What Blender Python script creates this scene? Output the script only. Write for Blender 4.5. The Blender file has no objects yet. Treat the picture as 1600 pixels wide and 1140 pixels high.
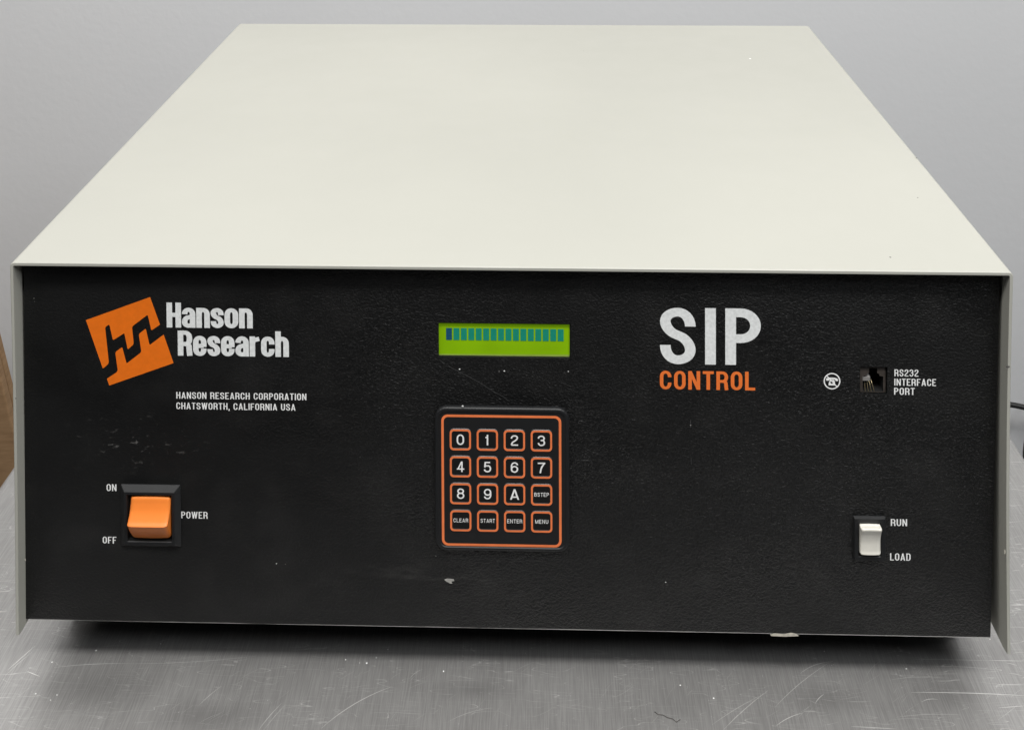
import bpy, math, random
from mathutils import Vector, Matrix, noise

random.seed(7)
S = bpy.context.scene
COL = S.collection
MM = 0.001

# ------------------------------------------------------------------ camera
CP = (240.64, -494.41, 445.39)                 # lens position, millimetres
PITCH, YAW, ROLL, FPX, PY = -0.0246, 0.02838, -0.00431, 1755.0, -416.5
cy_, sy_ = math.cos(YAW), math.sin(YAW)
R0 = Vector((cy_, sy_, 0)); F0 = Vector((-sy_, cy_, 0)); Z0 = Vector((0, 0, 1))
F1 = F0 * math.cos(PITCH) + Z0 * math.sin(PITCH)
U1 = -F0 * math.sin(PITCH) + Z0 * math.cos(PITCH)
R2 = R0 * math.cos(ROLL) + U1 * math.sin(ROLL)
U2 = -R0 * math.sin(ROLL) + U1 * math.cos(ROLL)
cd = bpy.data.cameras.new('camera'); cam = bpy.data.objects.new('camera', cd); COL.objects.link(cam)
m = Matrix((R2, U2, -F1)).transposed().to_4x4(); m.translation = Vector(CP) * MM
cam.matrix_world = m
cd.sensor_width = 36; cd.lens = 36 * FPX / 1600; cd.shift_y = (PY - 570) / 1600
cd.clip_start = 0.01; cd.clip_end = 50
S.camera = cam

# ------------------------------------------------------------------ world, lamps, exposure
W = bpy.data.worlds.new('World'); S.world = W; W.use_nodes = True
W.node_tree.nodes['Background'].inputs[0].default_value = (0.86, 0.93, 1.0, 1)
W.node_tree.nodes['Background'].inputs[1].default_value = 0.018
S.view_settings.view_transform = 'Standard'; S.view_settings.look = 'None'
S.view_settings.exposure = 0; S.view_settings.gamma = 1

def area(name, loc, target, size, size_y, power, col):
    l = bpy.data.lights.new(name, 'AREA'); l.shape = 'RECTANGLE'; l.size = size; l.size_y = size_y
    l.energy = power; l.color = col
    o = bpy.data.objects.new(name, l); COL.objects.link(o); o.location = loc
    o.rotation_euler = (Vector(target) - Vector(loc)).to_track_quat('-Z', 'Y').to_euler()
    return o
area('ceiling_or_fill_lamp', (0.60, -0.50, 1.80), (0.30, 0.15, 0.1), 1.4, 0.5, 12, (1.0, 0.985, 0.95))
area('ceiling_or_fill_lamp', (-0.75, 0.25, 1.55), (-0.45, 0.93, -0.3), 0.9, 0.4, 9.5, (1.0, 0.985, 0.97))  # unseen lamp added to brighten the left of the wall
area('ceiling_or_fill_lamp', (1.55, 0.25, 1.55), (1.05, 0.93, -0.3), 0.9, 0.4, 9, (1.0, 0.985, 0.97))  # its pair, added to brighten the right of the wall
area('ceiling_or_fill_lamp', (0.30, -0.84, 1.78), (0.28, 0.0, 0.1), 1.9, 0.28, 34, (1.0, 0.99, 0.97))
area('ceiling_or_fill_lamp', (-1.15, -0.75, 1.35), (0.3, 0.0, 0.1), 0.5, 0.4, 7, (1.0, 0.985, 0.96))  # unseen lamp added to light the inner face of the right flange
area('sheen_lamp', (1.05, -0.85, 1.10), (0.42, 0.0, 0.12), 0.35, 0.30, 7, (0.95, 0.98, 1.0))  # added lamp for sheen on the panel's right half, no window there

# ------------------------------------------------------------------ materials
class NT:
    def __init__(s, name):
        s.m = bpy.data.materials.new(name); s.m.use_nodes = True
        s.t = s.m.node_tree; s.b = s.t.nodes['Principled BSDF']; s.co = None
    def n(s, typ, **kw):
        x = s.t.nodes.new(typ)
        for k, v in kw.items():
            if k.startswith('i_'): x.inputs[k[2:].replace('_', ' ')].default_value = v
            else: setattr(x, k, v)
        return x
    def l(s, a, b): s.t.links.new(a, b)
    def pos(s):
        if not s.co:
            s.co = s.n('ShaderNodeNewGeometry').outputs['Position']
        return s.co
    def mapping(s, scale=(1, 1, 1), rot=(0, 0, 0), loc=(0, 0, 0)):
        x = s.n('ShaderNodeMapping'); x.inputs['Scale'].default_value = scale
        x.inputs['Rotation'].default_value = rot; x.inputs['Location'].default_value = loc
        s.l(s.pos(), x.inputs['Vector']); return x.outputs[0]
    def noise(s, scale, detail=4, vec=None, rough=0.5, dist=0):
        x = s.n('ShaderNodeTexNoise'); x.inputs['Scale'].default_value = scale
        x.inputs['Detail'].default_value = detail; x.inputs['Roughness'].default_value = rough
        x.inputs['Distortion'].default_value = dist
        s.l(vec if vec is not None else s.pos(), x.inputs['Vector']); return x.outputs['Fac']
    def ramp(s, fac, stops):
        x = s.n('ShaderNodeValToRGB'); e = x.color_ramp.elements
        while len(e) < len(stops): e.new(0.5)
        for i, (p, c) in enumerate(stops):
            e[i].position = p; e[i].color = (c, c, c, 1) if isinstance(c, (int, float)) else (*c, 1)
        s.l(fac, x.inputs[0]); return x.outputs[0]
    def mix(s, fac, a, b, blend='MIX'):
        x = s.n('ShaderNodeMix', data_type='RGBA', blend_type=blend)
        for v, k in ((fac, 0), (a, 6), (b, 7)):
            if isinstance(v, (int, float)): x.inputs[k].default_value = v if k == 0 else (v, v, v, 1)
            elif isinstance(v, tuple): x.inputs[k].default_value = (*v, 1)
            else: s.l(v, x.inputs[k])
        return x.outputs[2]
    def math(s, op, a, b=0.0, c=0.0, clamp=False):
        x = s.n('ShaderNodeMath', operation=op); x.use_clamp = clamp
        for v, k in ((a, 0), (b, 1), (c, 2)):
            if isinstance(v, (int, float)): x.inputs[k].default_value = v
            else: s.l(v, x.inputs[k])
        return x.outputs[0]
    def bump(s, h, strength, dist, prev=None):
        x = s.n('ShaderNodeBump'); x.inputs['Strength'].default_value = strength
        x.inputs['Distance'].default_value = dist; s.l(h, x.inputs['Height'])
        if prev is not None: s.l(prev, x.inputs['Normal'])
        return x.outputs[0]
    def set(s, k, v):
        if isinstance(v, (int, float)): s.b.inputs[k].default_value = v
        elif isinstance(v, tuple): s.b.inputs[k].default_value = (*v, 1) if len(v) == 3 else v
        else: s.l(v, s.b.inputs[k])

def simple(name, col, rough=0.5, metal=0.0, var=0.06, nscale=300, bump=0.0, spec=None, emit=None):
    t = NT(name)
    f = t.noise(nscale, 3)
    lo = tuple(c * (1 - var) for c in col); hi = tuple(min(1, c * (1 + var)) for c in col)
    t.set('Base Color', t.ramp(f, [(0.3, lo), (0.7, hi)]))
    t.set('Roughness', rough); t.set('Metallic', metal)
    if spec is not None: t.set('Specular IOR Level', spec)
    if bump: t.set('Normal', t.bump(t.noise(nscale * 4, 3), bump, 0.0001))
    if emit:
        t.b.inputs['Emission Color'].default_value = (*emit[0], 1); t.b.inputs['Emission Strength'].default_value = emit[1]
    return t.m

def mat_panel():
    t = NT('textured_black_paint')
    # leathery hammered paint: worm-like blobs about a millimetre across
    n1 = t.noise(880, 2, t.mapping((1, 1, 1.2)), 0.45, 0.6)
    n2 = t.noise(2300, 2)
    h = t.math('ADD', t.ramp(n1, [(0.36, 0.0), (0.64, 1.0)]), t.math('MULTIPLY', n2, 0.35))
    amp = t.ramp(t.noise(7, 3, t.mapping((1, 1, 1), (0, 0, 0), (0.3, 0, 0.1))), [(0.3, 0.35), (0.68, 1.0)])
    sx = t.n('ShaderNodeSeparateXYZ'); t.l(t.pos(), sx.inputs[0])
    lft = t.n('ShaderNodeMapRange'); t.l(sx.outputs['X'], lft.inputs['Value'])      # the sprayed grain is thinner at the left end
    for k_, v_ in (('From Min', .04), ('From Max', .26), ('To Min', .45), ('To Max', 1.0)): lft.inputs[k_].default_value = v_
    lft = lft.outputs['Result']
    t.set('Normal', t.bump(t.math('MULTIPLY', t.math('MULTIPLY', h, amp), lft), 0.8, 0.00040))
    col = t.ramp(t.noise(9, 4), [(0.3, (0.0030, 0.0030, 0.0031)), (0.7, (0.0052, 0.0053, 0.0055))])
    # scuffed dust patches where the paint has been rubbed
    def patch(cx, cz, rx, rz):
        v = t.n('ShaderNodeVectorMath', operation='SUBTRACT'); t.l(t.pos(), v.inputs[0]); v.inputs[1].default_value = (cx, 0, cz)
        w = t.n('ShaderNodeVectorMath', operation='MULTIPLY'); t.l(v.outputs[0], w.inputs[0]); w.inputs[1].default_value = (1 / rx, 0, 1 / rz)
        ln = t.n('ShaderNodeVectorMath', operation='LENGTH'); t.l(w.outputs[0], ln.inputs[0])
        return t.math('SUBTRACT', 1.0, ln.outputs['Value'], clamp=True)
    sp = t.ramp(t.noise(260, 5, t.mapping((1, 1, 1.6)), 0.65, 0.5), [(0.60, 0.0), (0.72, 1.0)])
    d = t.math('MULTIPLY', sp, t.math('MULTIPLY', patch(*PATCH1), 0.9, clamp=True))
    d2 = t.math('MULTIPLY', t.ramp(t.noise(90, 5, t.mapping((0.5, 1, 2.2)), 0.6), [(0.5, 0.0), (0.75, 1.0)]), t.math('MULTIPLY', patch(*PATCH2), 0.35))
    d3 = t.math('MULTIPLY', t.ramp(t.noise(40, 5), [(0.5, 0.0), (0.8, 1.0)]), 0.06)
    dust = t.math('ADD', t.math('ADD', d, d2), d3, clamp=True)
    t.set('Base Color', t.mix(dust, col, (0.13, 0.125, 0.12)))
    sm = t.noise(5.5, 5, t.mapping((1, 1, 1.6), (0, 0.5, 0), (0.8, 0, 0.3)), 0.55, 1.4)
    t.set('Roughness', t.ramp(sm, [(0.36, 0.40), (0.62, 0.62)]))
    t.set('Specular IOR Level', 0.37)
    return t.m

def mat_cover():
    t = NT('cream_enamel')
    f = t.noise(5, 4)
    c = t.ramp(f, [(0.3, (0.395, 0.392, 0.350)), (0.7, (0.425, 0.421, 0.376))])
    sp = t.ramp(t.noise(420, 2), [(0.77, 0.0), (0.80, 1.0)])
    t.set('Base Color', t.mix(t.math('MULTIPLY', sp, 0.5), c, (0.35, 0.32, 0.27)))
    t.set('Roughness', t.ramp(t.noise(30, 4), [(0.3, 0.42), (0.7, 0.52)]))
    t.set('Normal', t.bump(t.noise(900, 2), 0.25, 0.0001))
    return t.m

def mat_steel():
    t = NT('scratched_stainless_steel')
    g = t.noise(60, 5, t.mapping((30, 1, 1), (0, 0, math.radians(14))), 0.6)      # fine brushing
    g2 = t.noise(45, 5, t.mapping((1, 22, 1), (0, 0, math.radians(38))), 0.6)
    bl = t.noise(22, 5, None, 0.6, 0.8)                                            # cloudy wear
    base = t.mix(bl, (0.285, 0.277, 0.270), (0.385, 0.379, 0.372))
    base = t.mix(t.math('MULTIPLY', t.ramp(g, [(0.40, 0.0), (0.7, 1.0)]), 0.5), base, (0.56, 0.55, 0.54))
    # scratch webs: thin iso-lines of stretched noise at several angles
    acc = None
    for ang, sc, st, pos_, w_ in ((35, 26, 9, 0.52, 0.006), (-8, 18, 12, 0.47, 0.005), (62, 40, 7, 0.55, 0.006), (-50, 30, 9, 0.5, 0.004)):
        n = t.noise(sc, 1, t.mapping((1, st, 1), (0, 0, math.radians(ang)), (ang * 0.13, 0.2, 0)), 0.4)
        q = t.math('SUBTRACT', 1.0, t.math('DIVIDE', t.math('ABSOLUTE', t.math('SUBTRACT', n, pos_)), w_), clamp=True)
        msk = t.ramp(t.noise(55 + ang * 0.2, 3, t.mapping((1, 1, 1), (0, 0, 0), (ang, 1, 0))), [(0.5, 0.0), (0.62, 1.0)])
        q = t.math('MULTIPLY', q, msk)
        acc = q if acc is None else t.math('MAXIMUM', acc, q)
    base = t.mix(t.math('MULTIPLY', acc, 0.55), base, (0.85, 0.84, 0.82))
    for (cx, cy, rx, ry) in DARK_OVALS:
        v = t.n('ShaderNodeVectorMath', operation='SUBTRACT'); t.l(t.pos(), v.inputs[0]); v.inputs[1].default_value = (cx, cy, 0)
        w = t.n('ShaderNodeVectorMath', operation='MULTIPLY'); t.l(v.outputs[0], w.inputs[0]); w.inputs[1].default_value = (1/rx, 1/ry, 0)
        ln = t.n('ShaderNodeVectorMath', operation='LENGTH'); t.l(w.outputs[0], ln.inputs[0])
        q = t.math('MULTIPLY', t.math('SUBTRACT', 1.0, ln.outputs['Value'], clamp=True), t.math('MULTIPLY', bl, 0.6))
        base = t.mix(q, base, (0.13, 0.127, 0.124))
    t.set('Base Color', base)
    t.set('Metallic', 0.62)
    r = t.math('ADD', t.ramp(bl, [(0.3, 0.36), (0.7, 0.43)]), t.math('MULTIPLY', g2, 0.12))
    t.set('Roughness', r)
    nb = t.bump(g, 0.12, 0.0002)
    nb = t.bump(bl, 0.03, 0.002, nb)
    t.set('Normal', nb)
    return t.m

def mat_wall():
    t = NT('grey_wall_paint')
    f = t.noise(1.6, 5)
    t.set('Base Color', t.ramp(f, [(0.3, (0.62, 0.626, 0.638)), (0.7, (0.655, 0.66, 0.67))]))
    t.set('Roughness', 0.8); t.set('Normal', t.bump(t.noise(120, 4), 0.25, 0.001))
    return t.m

def mat_card():
    t = NT('brown_cardboard')
    f = t.noise(60, 4, t.mapping((1, 1, 6)))
    t.set('Base Color', t.ramp(f, [(0.3, (0.23, 0.135, 0.065)), (0.7, (0.30, 0.185, 0.095))]))
    t.set('Roughness', 0.85)
    return t.m

# ------------------------------------------------------------------ measuring helpers (millimetres)
REC = 7.0                                       # the fascia sits this far behind the cover's front edge
def ray(px, py):
    d = F1 + R2 * ((px - 800) / FPX) + U2 * ((PY - py) / FPX)
    return d
def pan(px, py, out=0.0):
    """point of the fascia (x, z) seen at photo position px,py, on a plane 'out' mm proud of it"""
    d = ray(px, py); k = (REC - out - CP[1]) / d.y
    return (CP[0] + d.x * k, CP[2] + d.z * k)
def tab(px, py, h=0.0):
    d = ray(px, py); k = (h - CP[2]) / d.z
    return (CP[0] + d.x * k, CP[1] + d.y * k)

_c = pan(215, 690); PATCH1 = (_c[0] * MM, _c[1] * MM, 0.040, 0.016)
_c = pan(650, 912); PATCH2 = (_c[0] * MM, _c[1] * MM, 0.060, 0.012)

DARK_OVALS = []  # ovals where the steel's base colour is darker
for _x, _y, _a, _b in ((745, 1077, .022, .007), (1290, 1092, .022, .010), (1490, 1080, .018, .012), (150, 1075, .03, .014), (330, 1120, .03, .010)):
    _c = tab(_x, _y); DARK_OVALS.append((_c[0]*MM, _c[1]*MM, _a, _b))

# ------------------------------------------------------------------ geometry collector
class G:
    def __init__(s): s.v = []; s.f = []; s.mi = []; s.sm = []
    def vert(s, p): s.v.append(tuple(p)); return len(s.v) - 1
    def face(s, idx, m=0, smooth=False): s.f.append(tuple(idx)); s.mi.append(m); s.sm.append(smooth)
    def poly(s, pts, m=0, smooth=False): s.face([s.vert(p) for p in pts], m, smooth)
    def box(s, a, b, m=0):
        x0, y0, z0 = a; x1, y1, z1 = b
        i = [s.vert(p) for p in ((x0,y0,z0),(x1,y0,z0),(x1,y1,z0),(x0,y1,z0),(x0,y0,z1),(x1,y0,z1),(x1,y1,z1),(x0,y1,z1))]
        for q in ((0,3,2,1),(4,5,6,7),(0,1,5,4),(1,2,6,5),(2,3,7,6),(3,0,4,7)): s.face([i[k] for k in q], m)
    def loops(s, Ls, m=0, cap0=False, cap1=True, smooth=False, mats=None):
        ids = [[s.vert(p) for p in L] for L in Ls]
        n = len(Ls[0])
        for a in range(len(ids) - 1):
            mm = mats[a] if mats else m
            for k in range(n):
                k2 = (k + 1) % n
                s.face((ids[a][k], ids[a][k2], ids[a+1][k2], ids[a+1][k]), mm, smooth)
        if cap0: s.face(ids[0][::-1], m)
        if cap1: s.face(ids[-1], mats[-1] if mats else m)
        return ids
    def tube(s, pts, r, n=10, m=0, caps=True):
        P = [Vector(p) for p in pts]; Ls = []
        up = Vector((0.13, 0.21, 0.97))
        for i, p in enumerate(P):
            d = (P[min(i+1, len(P)-1)] - P[max(i-1, 0)]).normalized()
            a = d.cross(up).normalized(); b = d.cross(a)
            rr = r[i] if isinstance(r, (list, tuple)) else r
            Ls.append([p + (a * math.cos(2*math.pi*k/n) + b * math.sin(2*math.pi*k/n)) * rr for k in range(n)])
        s.loops(Ls, m, caps, caps, True)
    def build(s, name, mats, parent=None, label=None):
        if not isinstance(mats, (list, tuple)): mats = [mats]
        xs = list(zip(*s.v)); c = Vector([(min(a) + max(a)) / 2 for a in xs])
        if parent is None: c.z = min(xs[2])
        me = bpy.data.meshes.new(name)
        me.from_pydata([tuple((Vector(p) - c) * MM) for p in s.v], [], s.f)
        for q in mats: me.materials.append(q)
        me.polygons.foreach_set('material_index', s.mi); me.polygons.foreach_set('use_smooth', s.sm)
        me.update()
        o = bpy.data.objects.new(name, me); COL.objects.link(o)
        w = c * MM
        if parent is not None:
            o.parent = parent; o.location = w - WL[parent.name]
        else: o.location = w
        WL[o.name] = w
        if label: o['label'] = label
        return o
WL = {}
def empty(name, loc, label, cat):
    o = bpy.data.objects.new(name, None); COL.objects.link(o); o.empty_display_size = 0.05
    o.location = Vector(loc) * MM; WL[o.name] = Vector(loc) * MM
    o['label'] = label; o['category'] = cat
    return o
def bevel(o, w, seg=2, ang=35):
    b = o.modifiers.new('bevel', 'BEVEL'); b.width = w * MM; b.segments = seg; b.limit_method = 'ANGLE'; b.angle_limit = math.radians(ang)
    return o
def rrect(x0, x1, z0, z1, r, y, n=5):
    pts = []
    for cx, cz, a0 in ((x1-r, z0+r, -90), (x1-r, z1-r, 0), (x0+r, z1-r, 90), (x0+r, z0+r, 180)):
        for k in range(n + 1):
            a = math.radians(a0 + 90 * k / n); pts.append((cx + r*math.cos(a), y, cz + r*math.sin(a)))
    return pts

# ------------------------------------------------------------------ stroke lettering
MINSEG = 0.04
def path_pts(spec, cw, ch, ox, oz, full, closed):
    """corner list (x, y, r) in 0..1 centre-line units -> smooth polyline; r is a fillet in units of width cw"""
    lo, hi = full
    P = []
    for q in spec:
        x, y = q[0], q[1]; r = q[2] if len(q) > 2 else 0
        X = ox + x * cw; Z = oz + y * ch
        if y == -9: Z = lo
        if y == 9: Z = hi
        P.append((Vector((X, Z)), r * cw))
    n = len(P); out = []
    for i, (p, r) in enumerate(P):
        if r == 0 or (not closed and i in (0, n-1)): out.append(p); continue
        a = P[(i-1) % n]; b = P[(i+1) % n]
        da = a[0] - p; db = b[0] - p
        la = min(r * q_asp(da, cw), da.length * (0.5 if a[1] else 1.0) * 0.999)
        lb = min(r * q_asp(db, cw), db.length * (0.5 if b[1] else 1.0) * 0.999)
        s0 = p + da.normalized() * la; s1 = p + db.normalized() * lb
        for k in range(9):
            t = k / 8; c0 = s0 + (p - s0) * 0.56; c1 = s1 + (p - s1) * 0.56
            out.append(s0*(1-t)**3 + c0*3*t*(1-t)**2 + c1*3*t*t*(1-t) + s1*t**3)
    res = []
    for p in out:
        if not res or (p - res[-1]).length > MINSEG: res.append(p)
    if closed and (res[0] - res[-1]).length < MINSEG: res.pop()
    return res
def q_asp(d, cw): return 1.0 + 0.15 * abs(d.normalized().y)
def ribbon(g, P, pw, ph, y, closed, m=0):
    n = len(P)
    def off(d):
        nx, nz = -d.y, d.x
        h = 0.5 * math.sqrt((pw * nx) ** 2 + (ph * nz) ** 2)
        return Vector((nx, nz)) * h
    Ls = []; Rs = []
    for i, p in enumerate(P):
        a = P[i-1] if (i > 0 or closed) else None
        b = P[(i+1) % n] if (i < n-1 or closed) else None
        da = (p - a).normalized() if a is not None else None
        db = (b - p).normalized() if b is not None else None
        if da is None: o1 = off(db); Ls.append(p + o1); Rs.append(p - o1); continue
        if db is None: o1 = off(da); Ls.append(p + o1); Rs.append(p - o1); continue
        oa, ob = off(da), off(db)
        cr = da.x * db.y - da.y * db.x
        if abs(cr) < 0.35: o1 = (oa + ob) / 2; Ls.append(p + o1); Rs.append(p - o1)
        else:
            for sgn, L in ((1, Ls), (-1, Rs)):
                A = p + oa * sgn; B = p + ob * sgn; dd = B - A
                t = (dd.x * db.y - dd.y * db.x) / cr
                t = max(-2*max(pw, ph), min(2*max(pw, ph), t))
                L.append(A + da * t)
    iL = [g.vert((q.x, y, q.y)) for q in Ls]; iR = [g.vert((q.x, y, q.y)) for q in Rs]
    for i in range(n if closed else n-1):
        j = (i+1) % n
        g.face((iR[i], iR[j], iL[j], iL[i]), m)

O_ = [(0,0,.5),(1,0,.5),(1,1,.5),(0,1,.5)]
GL = {   # relative width, primitives: R path, C closed path, V stem, H bar, D diagonal with level cuts
 'A': (1.12, [('D',0.0,0,.5,1), ('D',1.0,0,.5,1), ('H',.22,.16,.84)]),
 'B': (1.0, [('C',[(0,0),(1,0,.45),(1,.53,.4),(0,.53)]), ('C',[(0,.53),(.94,.53,.4),(.94,1,.45),(0,1)])]),
 'C': (1.0, [('R',[(1,.68),(1,1,.5),(0,1,.5),(0,0,.5),(1,0,.5),(1,.34)])]),
 'D': (1.0, [('C',[(0,0),(1,0,.5),(1,1,.5),(0,1)])]),
 'E': (.86, [('V',0,0,1), ('H',1,0,9), ('H',.51,0,.95), ('H',0,0,9)]),
 'F': (.83, [('V',0,0,1), ('H',1,0,9), ('H',.49,0,.95)]),
 'H': (1.0, [('V',0,0,1), ('V',1,0,1), ('H',.51,0,1)]),
 'I': (0.0, [('V',0,0,1)]),
 'L': (.82, [('V',0,0,1), ('H',0,0,9)]),
 'M': (1.35, [('V',0,0,1), ('V',1,0,1), ('D',0,1,.5,0), ('D',1,1,.5,0)]),
 'N': (1.04, [('V',0,0,1), ('V',1,0,1), ('D',0,1,1,0)]),
 'O': (1.0, [('C', O_)]),
 'P': (.97, [('V',0,0,1), ('R',[(0,1),(1,1,.6),(1,.46,.6),(0,.46)])]),
 'R': (1.02, [('V',0,0,1), ('R',[(0,1),(1,1,.5),(1,.46,.45),(0,.46)]), ('R',[(.5,.46),(.92,.44,.2),(1.02,-9)])]),
 'S': (.98, [('R',[(1,.7),(1,1,.5),(0,1,.5),(0,.62,.42),(1,.41,.42),(1,0,.5),(0,0,.5),(0,.31)])]),
 'T': (.92, [('V',.5,0,1), ('H',1,-9,9)]),
 'U': (1.0, [('R',[(0,9),(0,0,.5),(1,0,.5),(1,9)])]),
 'W': (1.65, [('D',0,1,.25,0), ('D',.5,1,.25,0), ('D',.5,1,.75,0), ('D',1,1,.75,0)]),
 ',': (0.0, [('D',0,.14,-.02,-.16)]),
 '0': (1.0, [('C', O_)]),
 '1': (.62, [('V',.8,0,1), ('R',[(.8,.80),(.0,.77)])]),
 '2': (1.0, [('R',[(0,.70),(0,1,.5),(1,1,.5),(1,.62,.4),(.02,.22,.3),(.02,.0)]), ('H',0,0,9)]),
 '3': (1.0, [('R',[(0,.75),(0,1,.5),(.95,1,.5),(.95,.54,.35),(.38,.54)]), ('R',[(.38,.54),(1,.54,.35),(1,0,.5),(0,0,.5),(0,.27)])]),
 '4': (1.05, [('V',.74,0,1), ('H',.25,-9,9), ('D',.03,.22,.70,1)]),
 '5': (1.0, [('R',[(.95,1),(.14,1),(.04,.46)]), ('R',[(.04,.5),(.2,.64,.15),(1,.64,.5),(1,0,.5),(0,0,.5),(0,.25)])]),
 '6': (1.0, [('C',[(0,0,.5),(1,0,.5),(1,.6,.45),(0,.6,.45)]), ('R',[(0,.25),(0,1,.5),(1,1,.5),(1,.76)])]),
 '7': (1.0, [('H',1,-9,9), ('R',[(1,1),(.45,.5,.3),(.28,-9)])]),
 '8': (1.0, [('C',[(0,0,.5),(1,0,.5),(1,.54,.42),(0,.54,.42)]), ('C',[(.05,.54,.42),(.95,.54,.42),(.95,1,.45),(.05,1,.45)])]),
 '9': (1.0, [('C',[(0,.4,.45),(1,.4,.45),(1,1,.5),(0,1,.5)]), ('R',[(1,.75),(1,0,.5),(0,0,.5),(0,.24)])]),
 # lower case: height is the x-height (h: rises above)
 'a': (.90, [('R',[(0,.72),(0,1,.5),(1,1,.5),(1,-9)]), ('R',[(1,.62),(.8,.56,.2),(0,.47,.42),(0,0,.5),(1,0,.5),(1,.22)])]),
 'n': (.90, [('V',0,0,1), ('R',[(0,.72),(0,1,.5),(1,1,.5),(1,-9)])]),
 's': (.84, [('R',[(1,.68),(1,1,.5),(0,1,.5),(0,.63,.42),(1,.42,.42),(1,0,.5),(0,0,.5),(0,.30)])]),
 'o': (.92, [('C', O_)]),
 'e': (.90, [('R',[(1,.34),(1,0,.5),(0,0,.5),(0,1,.5),(1,1,.5),(1,.44)]), ('H',.5,0,1)]),
 'r': (.58, [('V',0,0,1), ('R',[(0,.64),(.1,.88,.3),(1.35,.98)])]),
 'c': (.90, [('R',[(1,.64),(1,1,.5),(0,1,.5),(0,0,.5),(1,0,.5),(1,.36)])]),
 'h': (.90, [('V',0,0,1.27), ('R',[(0,.72),(0,1,.5),(1,1,.5),(1,-9)])]),
}
def glyphs(g, s, x0, x1, z0, h, y, wr, pw, ph, gap, m=0, xh=None):
    """write s with cap height h from x0 to x1 on baseline z0; wr, pw, ph, gap are fractions of h"""
    pos = 0; lay = []
    for i, c in enumerate(s):
        if c == ' ': pos += (wr * 0.45 + gap) * h; continue
        rel = GL[c][0]
        w = (rel * (wr - pw) + pw) * h
        hh = xh * h if (xh and c.islower()) else h
        lay.append((c, pos, w, hh)); pos += w + gap * h
    tot = pos - gap * h
    k = (x1 - x0) / tot if x1 is not None else 1.0
    lift = 0
    for c, p, w, hh in lay:
        P_, Hh = pw * h * k, ph * h
        ox = x0 + p * k + P_ / 2; cw = w * k - P_; ch = hh - Hh; oz = z0 + Hh / 2
        for pr in GL[c][1]:
            yy = y - lift; lift = (lift + 0.012) % 0.06
            t = pr[0]
            if t in 'RC':
                ribbon(g, path_pts(pr[1], cw, ch, ox, oz, (z0, z0 + hh), t == 'C'), P_, Hh, yy, t == 'C', m)
            elif t == 'V':
                X = ox + pr[1] * cw; a = z0 + pr[2] * hh; b = z0 + pr[3] * hh
                g.poly([(X-P_/2,yy,a),(X+P_/2,yy,a),(X+P_/2,yy,b),(X-P_/2,yy,b)], m)
            elif t == 'H':
                Z = oz + pr[1] * ch
                a = ox - P_/2 if pr[2] == -9 else ox + pr[2]*cw; b = ox + cw + P_/2 if pr[3] == 9 else ox + pr[3]*cw
                g.poly([(a,yy,Z-Hh/2),(b,yy,Z-Hh/2),(b,yy,Z+Hh/2),(a,yy,Z+Hh/2)], m)
            elif t == 'D':
                xa = ox + pr[1]*cw; xb = ox + pr[3]*cw; za = z0 + pr[2]*hh; zb = z0 + pr[4]*hh
                q = P_/2 * 0.96
                if za > zb: xa, xb, za, zb = xb, xa, zb, za
                g.poly([(xa-q,yy,za),(xa+q,yy,za),(xb+q,yy,zb),(xb-q,yy,zb)], m)
def text_px(g, s, x0, x1, ytop, ybase, out, wr, pw, ph, gap, m=0, xh=None):
    a = pan(x0, ybase, out); b = pan(x1, ybase, out); t = pan(x0, ytop, out)
    glyphs(g, s, a[0], b[0], a[1], t[1] - a[1], REC - out, wr, pw, ph, gap, m, xh)
COND = dict(wr=.465, pw=.132, ph=.120, gap=.115)

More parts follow.
